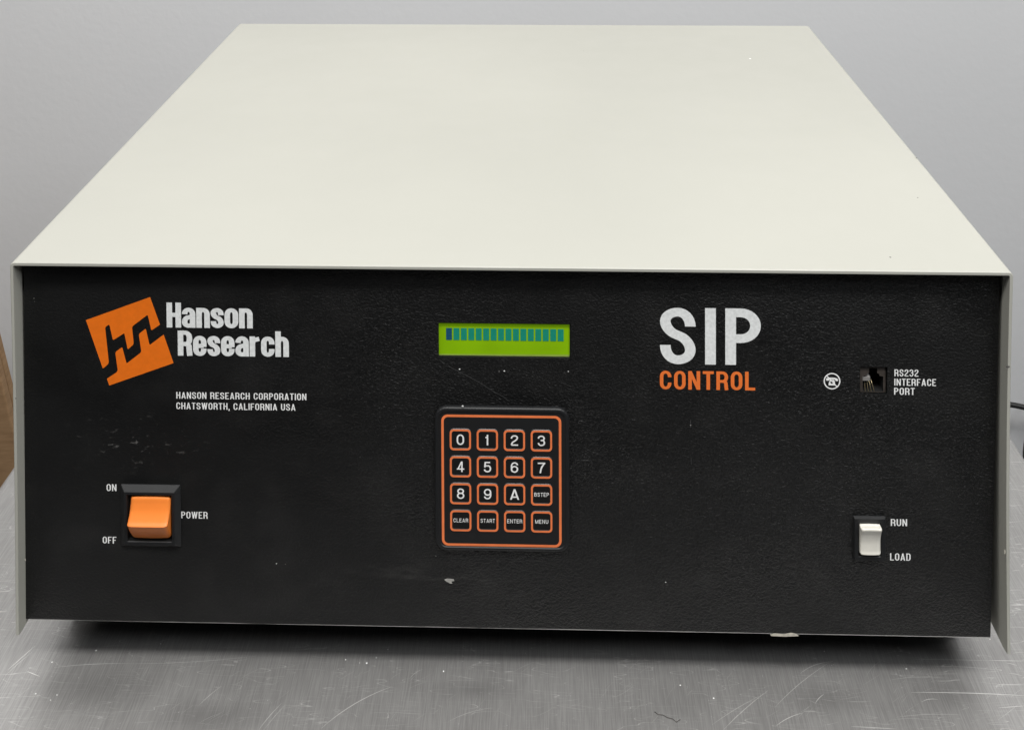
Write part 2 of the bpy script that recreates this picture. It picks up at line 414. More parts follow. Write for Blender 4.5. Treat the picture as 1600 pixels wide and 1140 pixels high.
# ------------------------------------------------------------------ materials in use
M = dict(
 panel=mat_panel(), cover=mat_cover(), steel=mat_steel(), wall=mat_wall(), card=mat_card(),
 highlight=simple('painted_highlight', (0.42, 0.42, 0.41), 0.4, 0.8),  # colour of the painted highlight along the fold
 black=simple('black_plastic', (0.011, 0.011, 0.012), 0.33, bump=0.1),
 rim=simple('black_moulding', (0.012, 0.0125, 0.0135), 0.48, bump=0.2, spec=0.35),
 well=simple('dark_inside', (0.006, 0.006, 0.006), 0.6),
 white=simple('white_ink', (0.90, 0.90, 0.89), 0.55, var=0.05, nscale=500),
 silver=simple('grey_white_ink', (0.80, 0.815, 0.81), 0.5, var=0.10, nscale=700, bump=0.5),
 orange=simple('orange_ink', (0.86, 0.19, 0.035), 0.5, var=0.05),
 logo=simple('deep_orange_ink', (0.84, 0.17, 0.006), 0.5, var=0.05, bump=0.3),
 keyline=simple('orange_key_outline', (0.88, 0.215, 0.07), 0.45),
 membrane=simple('black_membrane', (0.0135, 0.0135, 0.014), 0.36, bump=0.15),
 keycap=simple('glossy_key_black', (0.010, 0.010, 0.010), 0.30),
 rocker=simple('orange_rocker_plastic', (0.86, 0.235, 0.04), 0.40, var=0.03, nscale=120, spec=0.3),
 ivory=simple('ivory_rocker_plastic', (0.78, 0.755, 0.68), 0.33, var=0.04, nscale=200),
 jack=simple('brown_grey_plastic', (0.055, 0.046, 0.040), 0.42, var=0.2, nscale=400, bump=0.3),
 clip=simple('grey_clip_plastic', (0.24, 0.23, 0.22), 0.4),
 gold=simple('gold_contact_wire', (0.55, 0.46, 0.28), 0.3, 0.8),
 rubber=simple('black_rubber', (0.007, 0.007, 0.007), 0.7),
 chip=simple('chipped_primer', (0.36, 0.35, 0.33), 0.6, var=0.25, nscale=600),
 beigechip=simple('chipped_edge', (0.50, 0.47, 0.40), 0.6, var=0.2, nscale=600),
 scr=simple('bright_scratch', (0.80, 0.79, 0.77), 0.45, 0.5),
 softscr=simple('faint_scratch', (0.62, 0.61, 0.595), 0.5, 0.6),
 dirt=simple('dark_fibre', (0.09, 0.085, 0.08), 0.7),
 darkscr=simple('panel_scratch', (0.09, 0.09, 0.09), 0.5),
 lcdgreen=simple('screen_green', (0.18, 0.35, 0.002), 0.25, var=0.12, nscale=45, emit=((0.21, 0.42, 0.0), 0.28)),
 lcdedge=simple('screen_edge', (0.30, 0.42, 0.07), 0.35),
 teal=simple('screen_teal', (0.004, 0.19, 0.14), 0.3, emit=((0.001, 0.24, 0.17), 0.25)),
 navy=simple('screen_navy', (0.004, 0.05, 0.12), 0.3, emit=((0.0, 0.05, 0.13), 0.3)),
 cable=simple('black_cable_sheath', (0.012, 0.012, 0.012), 0.45),
 floor=simple('grey_floor', (0.09, 0.09, 0.093), 0.5, nscale=8),
)

# ------------------------------------------------------------------ setting
g = G(); g.box((-2600, 930, -920), (3200, 1030, 1900))
o = g.build('wall', M['wall']); o['kind'] = 'structure'
g = G(); g.box((-2600, -2400, -960), (3200, 926, -920))
o = g.build('floor', M['floor']); o['kind'] = 'structure'

# steel table
TX0, TX1, TY0, TY1 = tab(9.5, 736)[0], tab(1588, 686)[0], -45, 470
print('table', TX0, TX1)
tb = empty('steel_table', ((TX0+TX1)/2, (TY0+TY1)/2, -920), 'scratched stainless steel table under the instrument, close to the grey wall', 'table')
g = G()
r = 6
prof = [(-38, 0), (-r, 0)] + [(-r + r*math.sin(a), r - r*math.cos(a)) for a in (0.4, 0.8, 1.2, math.pi/2)]
Ls = []
for z, ins in ((-38, 0), (-6, 0), (-4, .5), (-2, 1.8), (-.6, 3.6), (0, 6)):
    Ls.append([(TX0+ins,TY0+ins,z),(TX1-ins,TY0+ins,z),(TX1-ins,TY1-ins,z),(TX0+ins,TY1-ins,z)])
g.loops(Ls, cap0=True, cap1=True)
g.build('table_top', M['steel'], tb)
for x in (TX0+30, TX1-30):
    for y in (TY0+30, TY1-30):
        g = G(); g.tube([(x, y, -38), (x, y, -890)], 20, 16); g.tube([(x, y, -889), (x, y, -920)], [14, 22], 16)
        g.build('leg', M['steel'], tb)
g = G(); g.box((TX0+20, TY0+20, -640), (TX1-20, TY1-20, -622)); g.build('shelf', M['steel'], tb)

# scratches and dust lying in the table top
g = G()
def flatline(pts, w, h=0.03, m=0):
    P = [Vector(p) for p in pts]; L = []; Rr = []
    for i, p in enumerate(P):
        d = (P[min(i+1,len(P)-1)] - P[max(i-1,0)]).normalized(); n = Vector((-d.y, d.x))
        t = i / (len(P)-1); ww = w * (0.25 + 0.75*math.sin(math.pi*min(1, max(0, t)))) / 2
        L.append(g.vert((*(p + n*ww), h))); Rr.append(g.vert((*(p - n*ww), h)))
    for i in range(len(P)-1): g.face((Rr[i], Rr[i+1], L[i+1], L[i]), m)
def curve_px(a, b, bow, n=10):
    A = Vector(tab(*a)); B = Vector(tab(*b)); d = B - A; nn = Vector((-d.y, d.x))
    return [A + d*(k/n) + nn*bow*4*(k/n)*(1-k/n) for k in range(n+1)]
for a, b, bow, w in (
    ((502,1137),(612,1072),.06,.30), ((1424,1081),(1600,1086),.01,.34), ((1330,1134),(1400,1138),0,.28), ((1545,1031),(1600,1032),0,.25),
    ((1558,1069),(1600,1069),0,.22), ((1560,1105),(1600,1102),0,.22), ((1213,1133),(1254,1113),.05,.28), ((1274,1098),(1287,1084),.05,.25),
    ((1250,1052),(1300,1033),.08,.22), ((1210,1105),(1300,1032),.03,.16), ((1430,1029),(1545,1031),.0,.14), ((84,1042),(200,1036),.02,.18),
    ((200,1036),(400,1024),-.02,.12), ((12,1046),(55,1008),.0,.30), ((8,1055),(50,1018),.02,.16), ((42,1048),(62,1056),.0,.30),
    ((312,1100),(346,1071),.03,.20), ((404,1140),(440,1098),.03,.20), ((412,1140),(446,1100),.02,.14), ((1130,1140),(1200,1078),.02,.2),
    ((1112,1132),(1190,1085),.02,.14), ((700,1127),(770,1105),.06,.12), ((1440,1096),(1465,1092),.1,.22), ((1455,1040),(1560,1046),.02,.12),
    ((788,1049),(802,1048.5),.0,.26), ((640,1060),(660,1045),.1,.14), ((1400,1120),(1500,1116),.03,.12), ((1390,1062),(1470,1058),.04,.12)):
    flatline(curve_px(a, b, bow), w*0.9)
for k in range(130):
    x = random.uniform(20, 1590); y = 1050 + 84*random.random()
    L = random.uniform(8, 46); an = math.radians(random.choice((35, 40, 48, 60, -8, 5, 52)) + random.gauss(0, 8))
    flatline(curve_px((x, y), (x + L*math.cos(an), y - L*math.sin(an)*0.8), random.uniform(-.06, .06), 6), random.uniform(.04, .11), m=1)
for k in range(26):
    x = random.uniform(1570, 1600); y = random.uniform(720, 1060)
    flatline(curve_px((x, y), (x + random.uniform(10, 30), y + random.uniform(-3, 5)), 0.05, 5), random.uniform(.15, .4), m=1)
o = g.build('scratch', [M['scr'], M['softscr']], tb); o['kind'] = 'stuff'
g = G()
spots = [(150,1016,.45),(81,1034,.4),(56,1083,.35),(79,1093,.28),(251,1005,.3),(540,1030,.35),(573,1035,.5),(693,1048,.4),(1288,1017,.35),(1416,1044,.35),
         (1063,1070,.4),(606,1014,.35),(588,1027,.3),(562,1035,.25),(89,1085,.25),(1115,1090,.35)]
spots += [(random.uniform(20,1590), random.uniform(1015,1138), random.uniform(.06,.16)) for _ in range(70)]
for x, y, rr in spots:
    c = tab(x, y); n = 6
    g.poly([(c[0] + rr*math.cos(6.283*k/n)*random.uniform(.6,1.2), c[1] + rr*math.sin(6.283*k/n)*random.uniform(.6,1.3), .06) for k in range(n)])
o = g.build('dust_speck', M['white'], tb); o['kind'] = 'stuff'
g = G()
pts = [tab(*p) for p in ((1023,1112),(1028,1116),(1036,1117),(1043,1121),(1051,1123),(1057,1128),(1063,1124))]
g.tube([(p[0], p[1], .25) for p in pts], .16, 6)
o = g.build('fibre', M['dirt']); o['label'] = 'short dark wavy fibre lying on the steel table in front of the instrument'; o['category'] = 'fibre'

# ------------------------------------------------------------------ the instrument
GAP = 23.0; WID = 445.0; HT = 172.24; DEP = 380.0
ZT = GAP + HT; T = 1.5
U = empty('control_unit', (WID/2, DEP/2, 0), 'low wide laboratory control unit with cream metal cover and black front panel', 'control unit')

# folded cover: top and two sides in one sheet
def cover_section(off, tip):
    """outline of the folded sheet, left foot -> over the top -> right foot; off = inset from the outer skin"""
    R = 2.2 - off; pts = []
    x0, x1, zt = off - 1.3, WID + 1.4 - off, ZT - off
    n = 14
    for k in range(n): 
        z = GAP + tip + (ZT - 2.2 - GAP - tip) * k / n
        pts.append((x0 + 0.5*math.sin(math.pi*(z-GAP)/HT), z))
    for k in range(5):
        a = math.pi - math.pi/2 * k/4; pts.append((x0 + R + R*math.cos(a), zt - R + R*math.sin(a)))
    for k in range(5):
        a = math.pi/2 - math.pi/2 * k/4; pts.append((x1 - R + R*math.cos(a), zt - R + R*math.sin(a)))
    for k in range(n - 1, -1, -1):
        z = GAP + tip + (ZT - 2.2 - GAP - tip) * k / n
        pts.append((x1 - 1.0*math.sin(math.pi*(z-GAP)/HT), z))
    return pts
g = G()
YS = [(0, 0.0, 0.35), (0.35, 0.0, 0.0)] + [(y, 0, 0) for y in (2, 5, 12, 60, 140, 220, 300, DEP - .3)] + [(DEP, 0, .3)]
tipf = lambda y: 0.7*max(0, 1 - y/4.0)**2
outer = []; inner = []
for y, _, e in YS:
    outer.append([g.vert((x, y, z)) for x, z in cover_section(e, tipf(y))])
    inner.append([g.vert((x, y, z)) for x, z in cover_section(T, tipf(y))])
n = len(outer[0])
for a in range(len(YS) - 1):
    for k in range(n - 1):
        g.face((outer[a][k], outer[a][k+1], outer[a+1][k+1], outer[a+1][k]), 0, True)
        g.face((inner[a][k+1], inner[a][k], inner[a+1][k], inner[a+1][k+1]), 0, True)
    for k in (0, n-1):
        g.face((outer[a][k], inner[a][k], inner[a+1][k], outer[a+1][k]), 0)
for a in (0, len(YS) - 1):
    for k in range(n - 1): g.face((outer[a][k], outer[a][k+1], inner[a][k+1], inner[a][k]), 0)
o = g.build('cover', M['cover'], U)
for p in o.data.polygons: pass
em = o.modifiers.new('split', 'EDGE_SPLIT'); em.split_angle = math.radians(40)

# tiny nicks in the cover's enamel
for (x, y, a, b) in ((1575, 573, 1.3, .45), (1570, 862, .4, 1.4), (39.5, 874, .35, .8), (25, 622, .4, .35)):
    g = G(); c = pan(x, y, REC)
    g.poly([(c[0] + a*math.cos(6.283*k/7)*random.uniform(.5,1.1), -0.05, c[1] + b*math.sin(6.283*k/7)*random.uniform(.6,1.1)) for k in range(7)])
    g.build('enamel_chip', M['dirt' if x in (1575, 25) else 'beigechip'], U)
for x, y, rr, in ((1172, 92, .9), (1434, 309, .45), (1391, 402, .5), (1432, 247, .5), (912,80,.3)):
    g = G(); c = tab(x, y, ZT)
    g.poly([(c[0] + rr*math.cos(6.283*k/7)*random.uniform(.6,1.2), c[1] + rr*math.sin(6.283*k/7), ZT + .04) for k in range(7)])
    g.build('enamel_speck', M['white' if x == 1172 else 'dirt'], U)

# fascia with its openings
PL = pan(38.5, 700)[0]; PLb = pan(40.5, 968)[0]; PLt = pan(37.5, 430)[0]
PRt = pan(1562.5, 430)[0]; PRb = pan(1547.5, 996)[0]
PB = 0.5*(pan(40, 968)[1] + pan(1547, 998)[1]); PT = ZT - T - .2
DX0 = pan(685, 530)[0]; DX1 = pan(892.5, 530)[0]; DZ0 = pan(790, 558.5)[1]; DZ1 = pan(790, 505)[1]
JX0 = pan(1343.5, 595)[0]; JX1 = pan(1386.5, 595)[0]; JZ0 = pan(1365, 616.5)[1]; JZ1 = pan(1365, 573)[1]
def edge_x(side, z):
    t = (z - PB) / (PT - PB)
    return (PLb + (PLt - PLb)*t) if side < 0 else (PRb + (PRt - PRb)*t)
g = G()
BR = 1.3                                        # radius of the folded bottom edge
xs = sorted([0, DX0, DX1, JX0, JX1, 1]); zs = sorted([PB + BR, DZ0, DZ1, JZ0, JZ1, PT])
xs = [None, DX0, DX1, JX0, JX1, 'R']
def gx(q, z): return edge_x(-1, z) if q is None else (edge_x(1, z) if q == 'R' else q)
for i in range(5):
    for k in range(5):
        za, zb = zs[k], zs[k+1]
        xm = (gx(xs[i], za) + gx(xs[i+1], za)) / 2; zm = (za + zb) / 2
        if DX0 < xm < DX1 and DZ0 < zm < DZ1: continue
        if JX0 < xm < JX1 and JZ0 < zm < JZ1: continue
        g.poly([(gx(xs[i],za),REC,za),(gx(xs[i+1],za),REC,za),(gx(xs[i+1],zb),REC,zb),(gx(xs[i],zb),REC,zb)])
for x0, x1, z0, z1 in ((DX0,DX1,DZ0,DZ1),(JX0,JX1,JZ0,JZ1)):
    L = [(x0,z0),(x1,z0),(x1,z1),(x0,z1)]
    for k in range(4):
        a, b = L[k], L[(k+1)%4]
        g.poly([(a[0],REC,a[1]),(a[0],REC+2,a[1]),(b[0],REC+2,b[1]),(b[0],REC,b[1])])
prev = None                                      # rounded fold, then the return flange below
pr = [(REC + BR - BR*math.cos(a), PB + BR - BR*math.sin(a)) for a in [math.pi/2*k/5 for k in range(6)]] + [(REC + 25, PB)]
for (y, z) in pr:
    cur = (g.vert((edge_x(-1, z), y, z)), g.vert((edge_x(1, z), y, z)))
    if prev: g.face((prev[0], cur[0], cur[1], prev[1]), 0, True)
    prev = cur
for sd in (-1, 1):
    g.poly([(edge_x(sd,PB+BR),REC,PB+BR),(edge_x(sd,PT),REC,PT),(edge_x(sd,PT),REC+14,PT),(edge_x(sd,PB),REC+14,PB+BR)])
FP = g.build('front_panel', M['panel'], U)

# bottom pan, lower box added to block light beneath the unit, and feet
g = G(); g.box((5, REC + 27, GAP + 2), (WID - 5, DEP - 6, GAP + 3.5)); g.box((7, 36, 4), (WID - 7, DEP - 20, GAP + 1.9)); g.build('chassis_light_block', M['rubber'], U)
g = G(); g.box((2, DEP - 5.5, GAP + 4), (WID - 2, DEP - 3, ZT - 2.5)); g.build('rear_panel', M['cover'], U)
for x in (45, WID - 45):
    for y in (75, DEP - 50):
        g = G(); g.tube([(x, y, 3.99), (x, y, 1), (x, y, 0.05)], [11, 10, 8.5], 20)
        g.build('foot', M['rubber'], U)

for sd in (-1, 1):
    xa = edge_x(sd, 90); xb = WID - T - .15 if sd > 0 else T - 1.15
    g = G(); g.box((min(xa, xb) + (0 if sd < 0 else .1 - abs(edge_x(1, PB) - xa)), REC + 4, PB + .5), (max(xa, xb) - (0 if sd > 0 else .1), REC + 24, PT - .3)) if sd < 0 else g.box((edge_x(1, PB) - .5, REC + 7, PB + .5), (WID - T - 1.2, REC + 24, PT - .3))
    g.build('side_bracket', M['rubber'], U)
g = G(); zz = PB + .42; prev = None  # pale strip painted in as the highlight on the bottom fold
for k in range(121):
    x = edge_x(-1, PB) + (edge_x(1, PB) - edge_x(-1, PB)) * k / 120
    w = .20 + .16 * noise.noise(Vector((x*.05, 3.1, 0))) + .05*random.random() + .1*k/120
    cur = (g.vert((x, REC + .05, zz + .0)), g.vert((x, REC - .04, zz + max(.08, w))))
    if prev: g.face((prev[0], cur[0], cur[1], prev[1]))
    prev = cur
g.build('fold_highlight', M['highlight'], U)
# chips along the folded edge, scratches on the fascia
def blob_px(x0, x1, y0, y1, out, mat, name, n=11, jag=.35):
    g = G(); a = pan(x0, y1, out); b = pan(x1, y0, out); cx, cz = (a[0]+b[0])/2, (a[1]+b[1])/2
    g.poly([(cx + (b[0]-a[0])/2*math.cos(6.283*k/n)*random.uniform(1-jag,1.05), REC-out, cz + (b[1]-a[1])/2*math.sin(6.283*k/n)*random.uniform(1-jag,1.05)) for k in range(n)])
    return g.build(name, mat, U)
g = G(); c = [pan(x, y, .08) for x, y in ((694,905),(699,903),(709,904),(710,907),(705,908),(707,911),(703,911),(698,908))]
g.poly([(a, REC-.08, b) for a, b in c][::-1]); g.build('paint_chip', M['chip'], U)
g = G(); c = [pan(x, y, .06) for x, y in ((1203,990),(1212,988.5),(1224,990),(1236,987.5),(1243,989),(1249,993),(1228,994),(1205,993))]
zc = PB
g.poly([(a, REC-.06, b) for a, b in c][::-1]); g.build('paint_chip', M['beigechip'], U)
for x, y, r_ in ((432,880,.42),(1040,909,.4),(1079,664,.35),(446,881,.22),(788,579.5,.5),(888,580,.38),(780,580,.3),(723,634.2,.6),(718,576.5,.5),(681,868,.3),(1547,998,.5),(1135,487,.3),(53,466,.25),(54,471,.2)):
    blob_px(x-r_*3, x+r_*3, y-r_*2.2, y+r_*2.2, .07 if y != 634.2 else 2.2, M['white'] if r_ > .36 else M['chip'], 'paint_fleck', 7)
def pline(pts, w, out=.06):
    g = G(); P = [Vector(pan(*p, out)) for p in pts]
    L = []
    for i in range(len(P)):
        d = (P[min(i+1,len(P)-1)]-P[max(i-1,0)]).normalized(); n = Vector((-d.y, d.x))*w/2
        L.append((g.vert((P[i].x-n.x, REC-out, P[i].y-n.y)), g.vert((P[i].x+n.x, REC-out, P[i].y+n.y))))
    for i in range(len(P)-1): g.face((L[i][0], L[i+1][0], L[i+1][1], L[i][1]))
    g.build('surface_scratch', M['darkscr'], U)
pline([(688,563),(694,568)], .13); pline([(700,571),(716,580),(736,590),(752,599),(772,612),(786,619),(796,627)], .12)
pline([(1079,655),(1079,668)], .14); pline([(1080,715),(1080,726)], .12)

# ------------------------------------------------------------------ printing on the fascia
PO = 0.10
def words(lines, mat, label, **st):
    g = G()
    for s, x0, x1, yt, yb in lines: text_px(g, s, x0, x1, yt, yb, PO, **st)
    return g.build('lettering', mat, U, label)
BOLD = dict(wr=.60, pw=.232, ph=.165, gap=.032)
words([('Hanson', 260.5, 395, 472.5, 511.4)], M['silver'], 'bold white maker name, upper word', xh=.80, **BOLD)
words([('Research', 278, 451.5, 516.2, 555.4)], M['silver'], 'bold white maker name, lower word', xh=.80, **BOLD)
words([('HANSON RESEARCH CORPORATION', 275.5, 478.7, 612, 622.3), ('CHATSWORTH, CALIFORNIA USA', 275.5, 461.7, 628.4, 638.7)],
      M['white'], 'two small white lines of company address', **COND)
g = G(); text_px(g, 'SIP', 1031.2, 1188.8, 480.4, 568.4, PO, .635, .188, .155, .165)
g.build('lettering', M['silver'], U, 'large white letters SIP')
g = G(); text_px(g, 'CONTROL', 1031, 1180, 578.8, 607.8, PO, .60, .185, .15, .135)
g.build('lettering', M['orange'], U, 'orange word CONTROL')
words([('ON', 166.5, 182, 755.8, 766.5)], M['white'], 'small white word ON', **COND)
words([('OFF', 160.5, 182, 837.8, 848.2)], M['white'], 'small white word OFF', **COND)
words([('POWER', 283.3, 324.5, 798.6, 809.2)], M['white'], 'small white word POWER', **COND)
words([('RUN', 1391.8, 1417.3, 810.2, 821)], M['white'], 'small white word RUN', **COND)
words([('LOAD', 1390.7, 1422.8, 863.6, 874.8)], M['white'], 'small white word LOAD', **COND)
words([('RS232', 1397.5, 1435, 576.8, 587.6), ('INTERFACE', 1397.3, 1462.5, 591.2, 602), ('PORT', 1397, 1429.3, 605.5, 616.3)],
      M['white'], 'three small white lines RS232 INTERFACE PORT', **COND)

# orange emblem: a tilted square split by a zigzag
def rounded(pts, rad):
    n = len(pts); out = []
    for i, (p, r) in enumerate(zip(pts, rad)):
        P = Vector(p); A = Vector(pts[i-1]); B = Vector(pts[(i+1) % n])
        if r == 0: out.append(P); continue
        da, db = (A-P), (B-P); la = min(r, da.length*.45); lb = min(r, db.length*.45)
        s0 = P + da.normalized()*la; s1 = P + db.normalized()*lb
        for k in range(5):
            t = k/4; out.append(s0*(1-t)**2 + P*2*t*(1-t) + s1*t*t)
    return out
up = [(57,200),(458,56),(520,228),(466,265),(443,166),(345,240),(356,350),(318,384),(297,281),(226,326),(203,226),(177,244),(201,470),(163,503)]
lo = [(188,566),(257,520),(240,400),(284,368),(311,471),(404,400),(387,287),(431,252),(455,356),(543,290),(605,468),(203,608)]
ru = [3,3,3,9,9,12,12,9,5,9,9,9,14,7]; rl = [4,16,12,9,8,14,12,9,9,3,3,3]
for pts, rad, lab in ((up, ru, 'upper half of the orange emblem'), (lo, rl, 'lower half of the orange emblem')):
    q = [pan(120 + p.x/4, 450 + p.y/4, PO) for p in rounded(pts, rad)]
    g = G(); g.poly([(a, REC-PO, b) for a, b in q][::-1]); g.build('emblem', M['logo'], U, lab)

# barred telephone symbol
cx, cz = pan(1300, 595.2, PO); k_ = (pan(1313, 595, PO)[0] - cx) / 13.0
g = G()
def sym(pts, lift=0, rad=None):      # symbol coordinates in photo pixels about its centre, z up
    p = rounded(pts, rad or [0.5]*len(pts))
    g.poly([(cx + a*k_, REC - PO - lift, cz + b*k_) for a, b in p])
N = 40
Ls = [[(cx + r*k_*math.cos(6.283185*i/N), REC-PO, cz + r*k_*math.sin(6.283185*i/N)) for i in range(N)] for r in (13.1, 11.2)]
g.loops(Ls, cap1=False)
sym([(-9.2,3.4),(-8.2,4.8),(-4,5.8),(4,5.6),(8,4.4),(9.4,2.6),(9.2,.2),(5.4,.4),(4.8,2.8),(-3.4,2.9),(-4.4,.9),(-9,.8)], .012)
# telephone body with the dial left open
body = [(-3.2,2.2),(3.6,2.2),(5.6,-6.8),(-6.2,-6.8)]
bo = []
for i in range(16):
    a = 6.283185*i/16; d = Vector((math.cos(a), math.sin(a))); best = None
    for j in range(4):
        A = Vector(body[j]); B = Vector(body[(j+1)%4]); e = B-A; C = Vector((-.2,-1.8))
        den = d.x*e.y - d.y*e.x
        if abs(den) < 1e-9: continue
        w = A - C; t = (w.x*e.y - w.y*e.x)/den; s_ = (w.x*d.y - w.y*d.x)/den
        if t > 0 and -1e-6 <= s_ <= 1+1e-6: best = t if best is None else min(best, t)
    bo.append(((-.2+d.x*best, -1.8+d.y*best), (-.2+d.x*2.3, -1.8+d.y*2.3)))
g.loops([[(cx+p[q][0]*k_, REC-PO-.024, cz+p[q][1]*k_) for p in bo] for q in (0,1)], cap1=False)
sym([(-9.2,8.4),(-8.0,9.4),(8.6,-8.6),(7.6,-9.6)], .036, [0]*4)
g.build('telephone_symbol', M['white'], U, 'round white symbol of a crossed out telephone')

# ------------------------------------------------------------------ display
D = G()
RD = REC + 0.7
D.poly([(DX0-3,RD+.6,DZ0-3),(DX1+3,RD+.6,DZ0-3),(DX1+3,RD+.6,DZ1+3),(DX0-3,RD+.6,DZ1+3)])
scr = D.build('display', M['lcdgreen'], U, 'yellow green liquid crystal screen with one row of blocks')
g = G(); q = 1.0
g.poly([(DX0-2,RD+.5,DZ0-2),(DX1+2,RD+.5,DZ0-2),(DX1+2,RD+.5,DZ0+q),(DX0-2,RD+.5,DZ0+q*.6)])
g.poly([(DX1-.6,RD+.5,DZ0+q),(DX1+2,RD+.5,DZ0+q),(DX1+2,RD+.5,DZ1),(DX1-.3,RD+.5,DZ1)])
g.build('screen_rim', M['lcdedge'], scr)
g = G(); a_, b_, c_, d_ = DX0 - 1, DX1 + 1, DZ0 - 1, DZ1 + 1
g.loops([[(a_,RD,c_),(b_,RD,c_),(b_,RD,d_),(a_,RD,d_)], [(DX0+.1,RD,DZ0+.1),(DX1-.7,RD,DZ0+.1),(DX1-.7,RD,DZ1-.6),(DX0+.1,RD,DZ1-.6)],
         [(DX0+.1,RD+.55,DZ0+.1),(DX1-.7,RD+.55,DZ0+.1),(DX1-.7,RD+.55,DZ1-.6),(DX0+.1,RD+.55,DZ1-.6)]], cap1=False)
g.build('screen_frame', M['well'], scr)
a = pan(697.1, 531, -1.1); b = pan(880.7, 532.6, -1.1); top = pan(697, 512.2, -1.1)[1]; bot = pan(697, 530.8, -1.1)[1]
wc = (pan(706.2, 531, -1.1)[0] - a[0]); pitch = (b[0] - wc - a[0]) / 15
for i in range(16):
    g = G(); x = a[0] + i*pitch
    ny, nx = 8, 5                               # the block is a grid of square dots
    dx, dz = wc/nx, (top-bot)/ny
    for r_ in range(ny):
        for c_ in range(nx):
            e = .012
            g.poly([(x+c_*dx+e,RD+.4,bot+r_*dz+e),(x+(c_+1)*dx-e,RD+.4,bot+r_*dz+e),(x+(c_+1)*dx-e,RD+.4,bot+(r_+1)*dz-e),(x+c_*dx+e,RD+.4,bot+(r_+1)*dz-e)])
    o = g.build('character_block', M['navy'] if i == 0 else M['teal'], scr, 'dark blue first block' if i == 0 else None)

# ------------------------------------------------------------------ keypad
KO = 2.0
a = pan(680.5, 748, 0); 
kx0 = pan(683, 750, KO)[0]; kx1 = pan(886.5, 750, KO)[0]; kz0 = pan(785, 858.5, KO)[1]; kz1 = pan(785, 641, KO)[1]
g = G()
Y = lambda out: REC - out
g.loops([rrect(kx0-.9,kx1+.9,kz0-.9,kz1+.9,5.2,Y(0)), rrect(kx0-.9,kx1+.9,kz0-.9,kz1+.9,5.2,Y(KO-.6)), rrect(kx0-.5,kx1+.5,kz0-.5,kz1+.5,4.8,Y(KO-.1)),
         rrect(kx0,kx1,kz0,kz1,4.2,Y(KO)), rrect(kx0+.7,kx1-.7,kz0+.7,kz1-.7,3.6,Y(KO)), rrect(kx0+1.0,kx1-1.0,kz0+1.0,kz1-1.0,3.3,Y(KO-.35))],
        0, cap1=True, mats=[0,0,0,0,0,1])
kp = g.build('keypad', [M['rim'], M['membrane']], U, 'black membrane keypad with sixteen orange outlined keys')
KS = KO - .35
rx0 = pan(690.0, 750, KS)[0]; rx1 = pan(877.3, 750, KS)[0]; rz0 = pan(785, 853.2, KS)[1]; rz1 = pan(785, 648.3, KS)[1]
g = G(); w = 1.12
g.loops([rrect(rx0,rx1,rz0,rz1,2.9,Y(KS+.05),6), rrect(rx0+w,rx1-w,rz0+w,rz1-w,2.0,Y(KS+.05),6)], cap1=False)
g.build('border_line', M['keyline'], kp)
c00 = pan(720.6, 686.8, KS); c30 = pan(847.2, 687.6, KS); c03 = pan(718.8, 812.6, KS); c33 = pan(845.2, 814.4, KS)
px_ = ((c30[0]-c00[0]) + (c33[0]-c03[0]))/6; pz_ = ((c03[1]-c00[1]) + (c33[1]-c30[1]))/6
kxc = (c00[0]+c30[0]+c03[0]+c33[0])/4; kzc = (c00[1]+c30[1]+c03[1]+c33[1])/4
ks = (pan(737.2, 687, KS)[0] - pan(704.0, 687, KS)[0]) / 2
LEG = ['0','1','2','3','4','5','6','7','8','9','A','BSTEP','CLEAR','START','ENTER','MENU']
pxm = ks / 16.6
for i, s in enumerate(LEG):
    X = kxc + (i % 4 - 1.5)*px_; Z = kzc + (i//4 - 1.5)*pz_
    g = G(); kt = KS + .26
    g.loops([rrect(X-ks-.25,X+ks+.25,Z-ks-.25,Z+ks+.25,1.9,Y(KS+.01),4), rrect(X-ks,X+ks,Z-ks,Z+ks,1.7,Y(kt),4),
             rrect(X-ks+.85,X+ks-.85,Z-ks+.85,Z+ks-.85,1.15,Y(kt),4), rrect(X-ks+1.05,X+ks-1.05,Z-ks+1.05,Z+ks-1.05,1.0,Y(kt-.18),4)],
            0, mats=[0, 1, 0, 0], cap1=True)
    yy = Y(kt - .18 + .04)
    if len(s) == 1:
        h = 16.6*pxm; wd = {'1': 6.3, 'A': 14.6}.get(s, 11.6)*pxm
        xo = -1.0*pxm if s == '1' else 0
        glyphs(g, s, X - wd/2 + xo, X + wd/2 + xo, Z - h/2, h, yy, .70, {'1':.19,'A':.15}.get(s,.145) , .125, .1, 2)
    else:
        h = 6.2*pxm; wd = {'BSTEP':22.8,'CLEAR':23,'START':22.2,'ENTER':23.4,'MENU':20.5}[s]*pxm
        glyphs(g, s, X - wd/2, X + wd/2, Z - h/2 + (.4*pxm), h, yy, .78, .145, .14, .24, 2)
    g.build('key', [M['keycap'], M['keyline'], M['white']], kp)

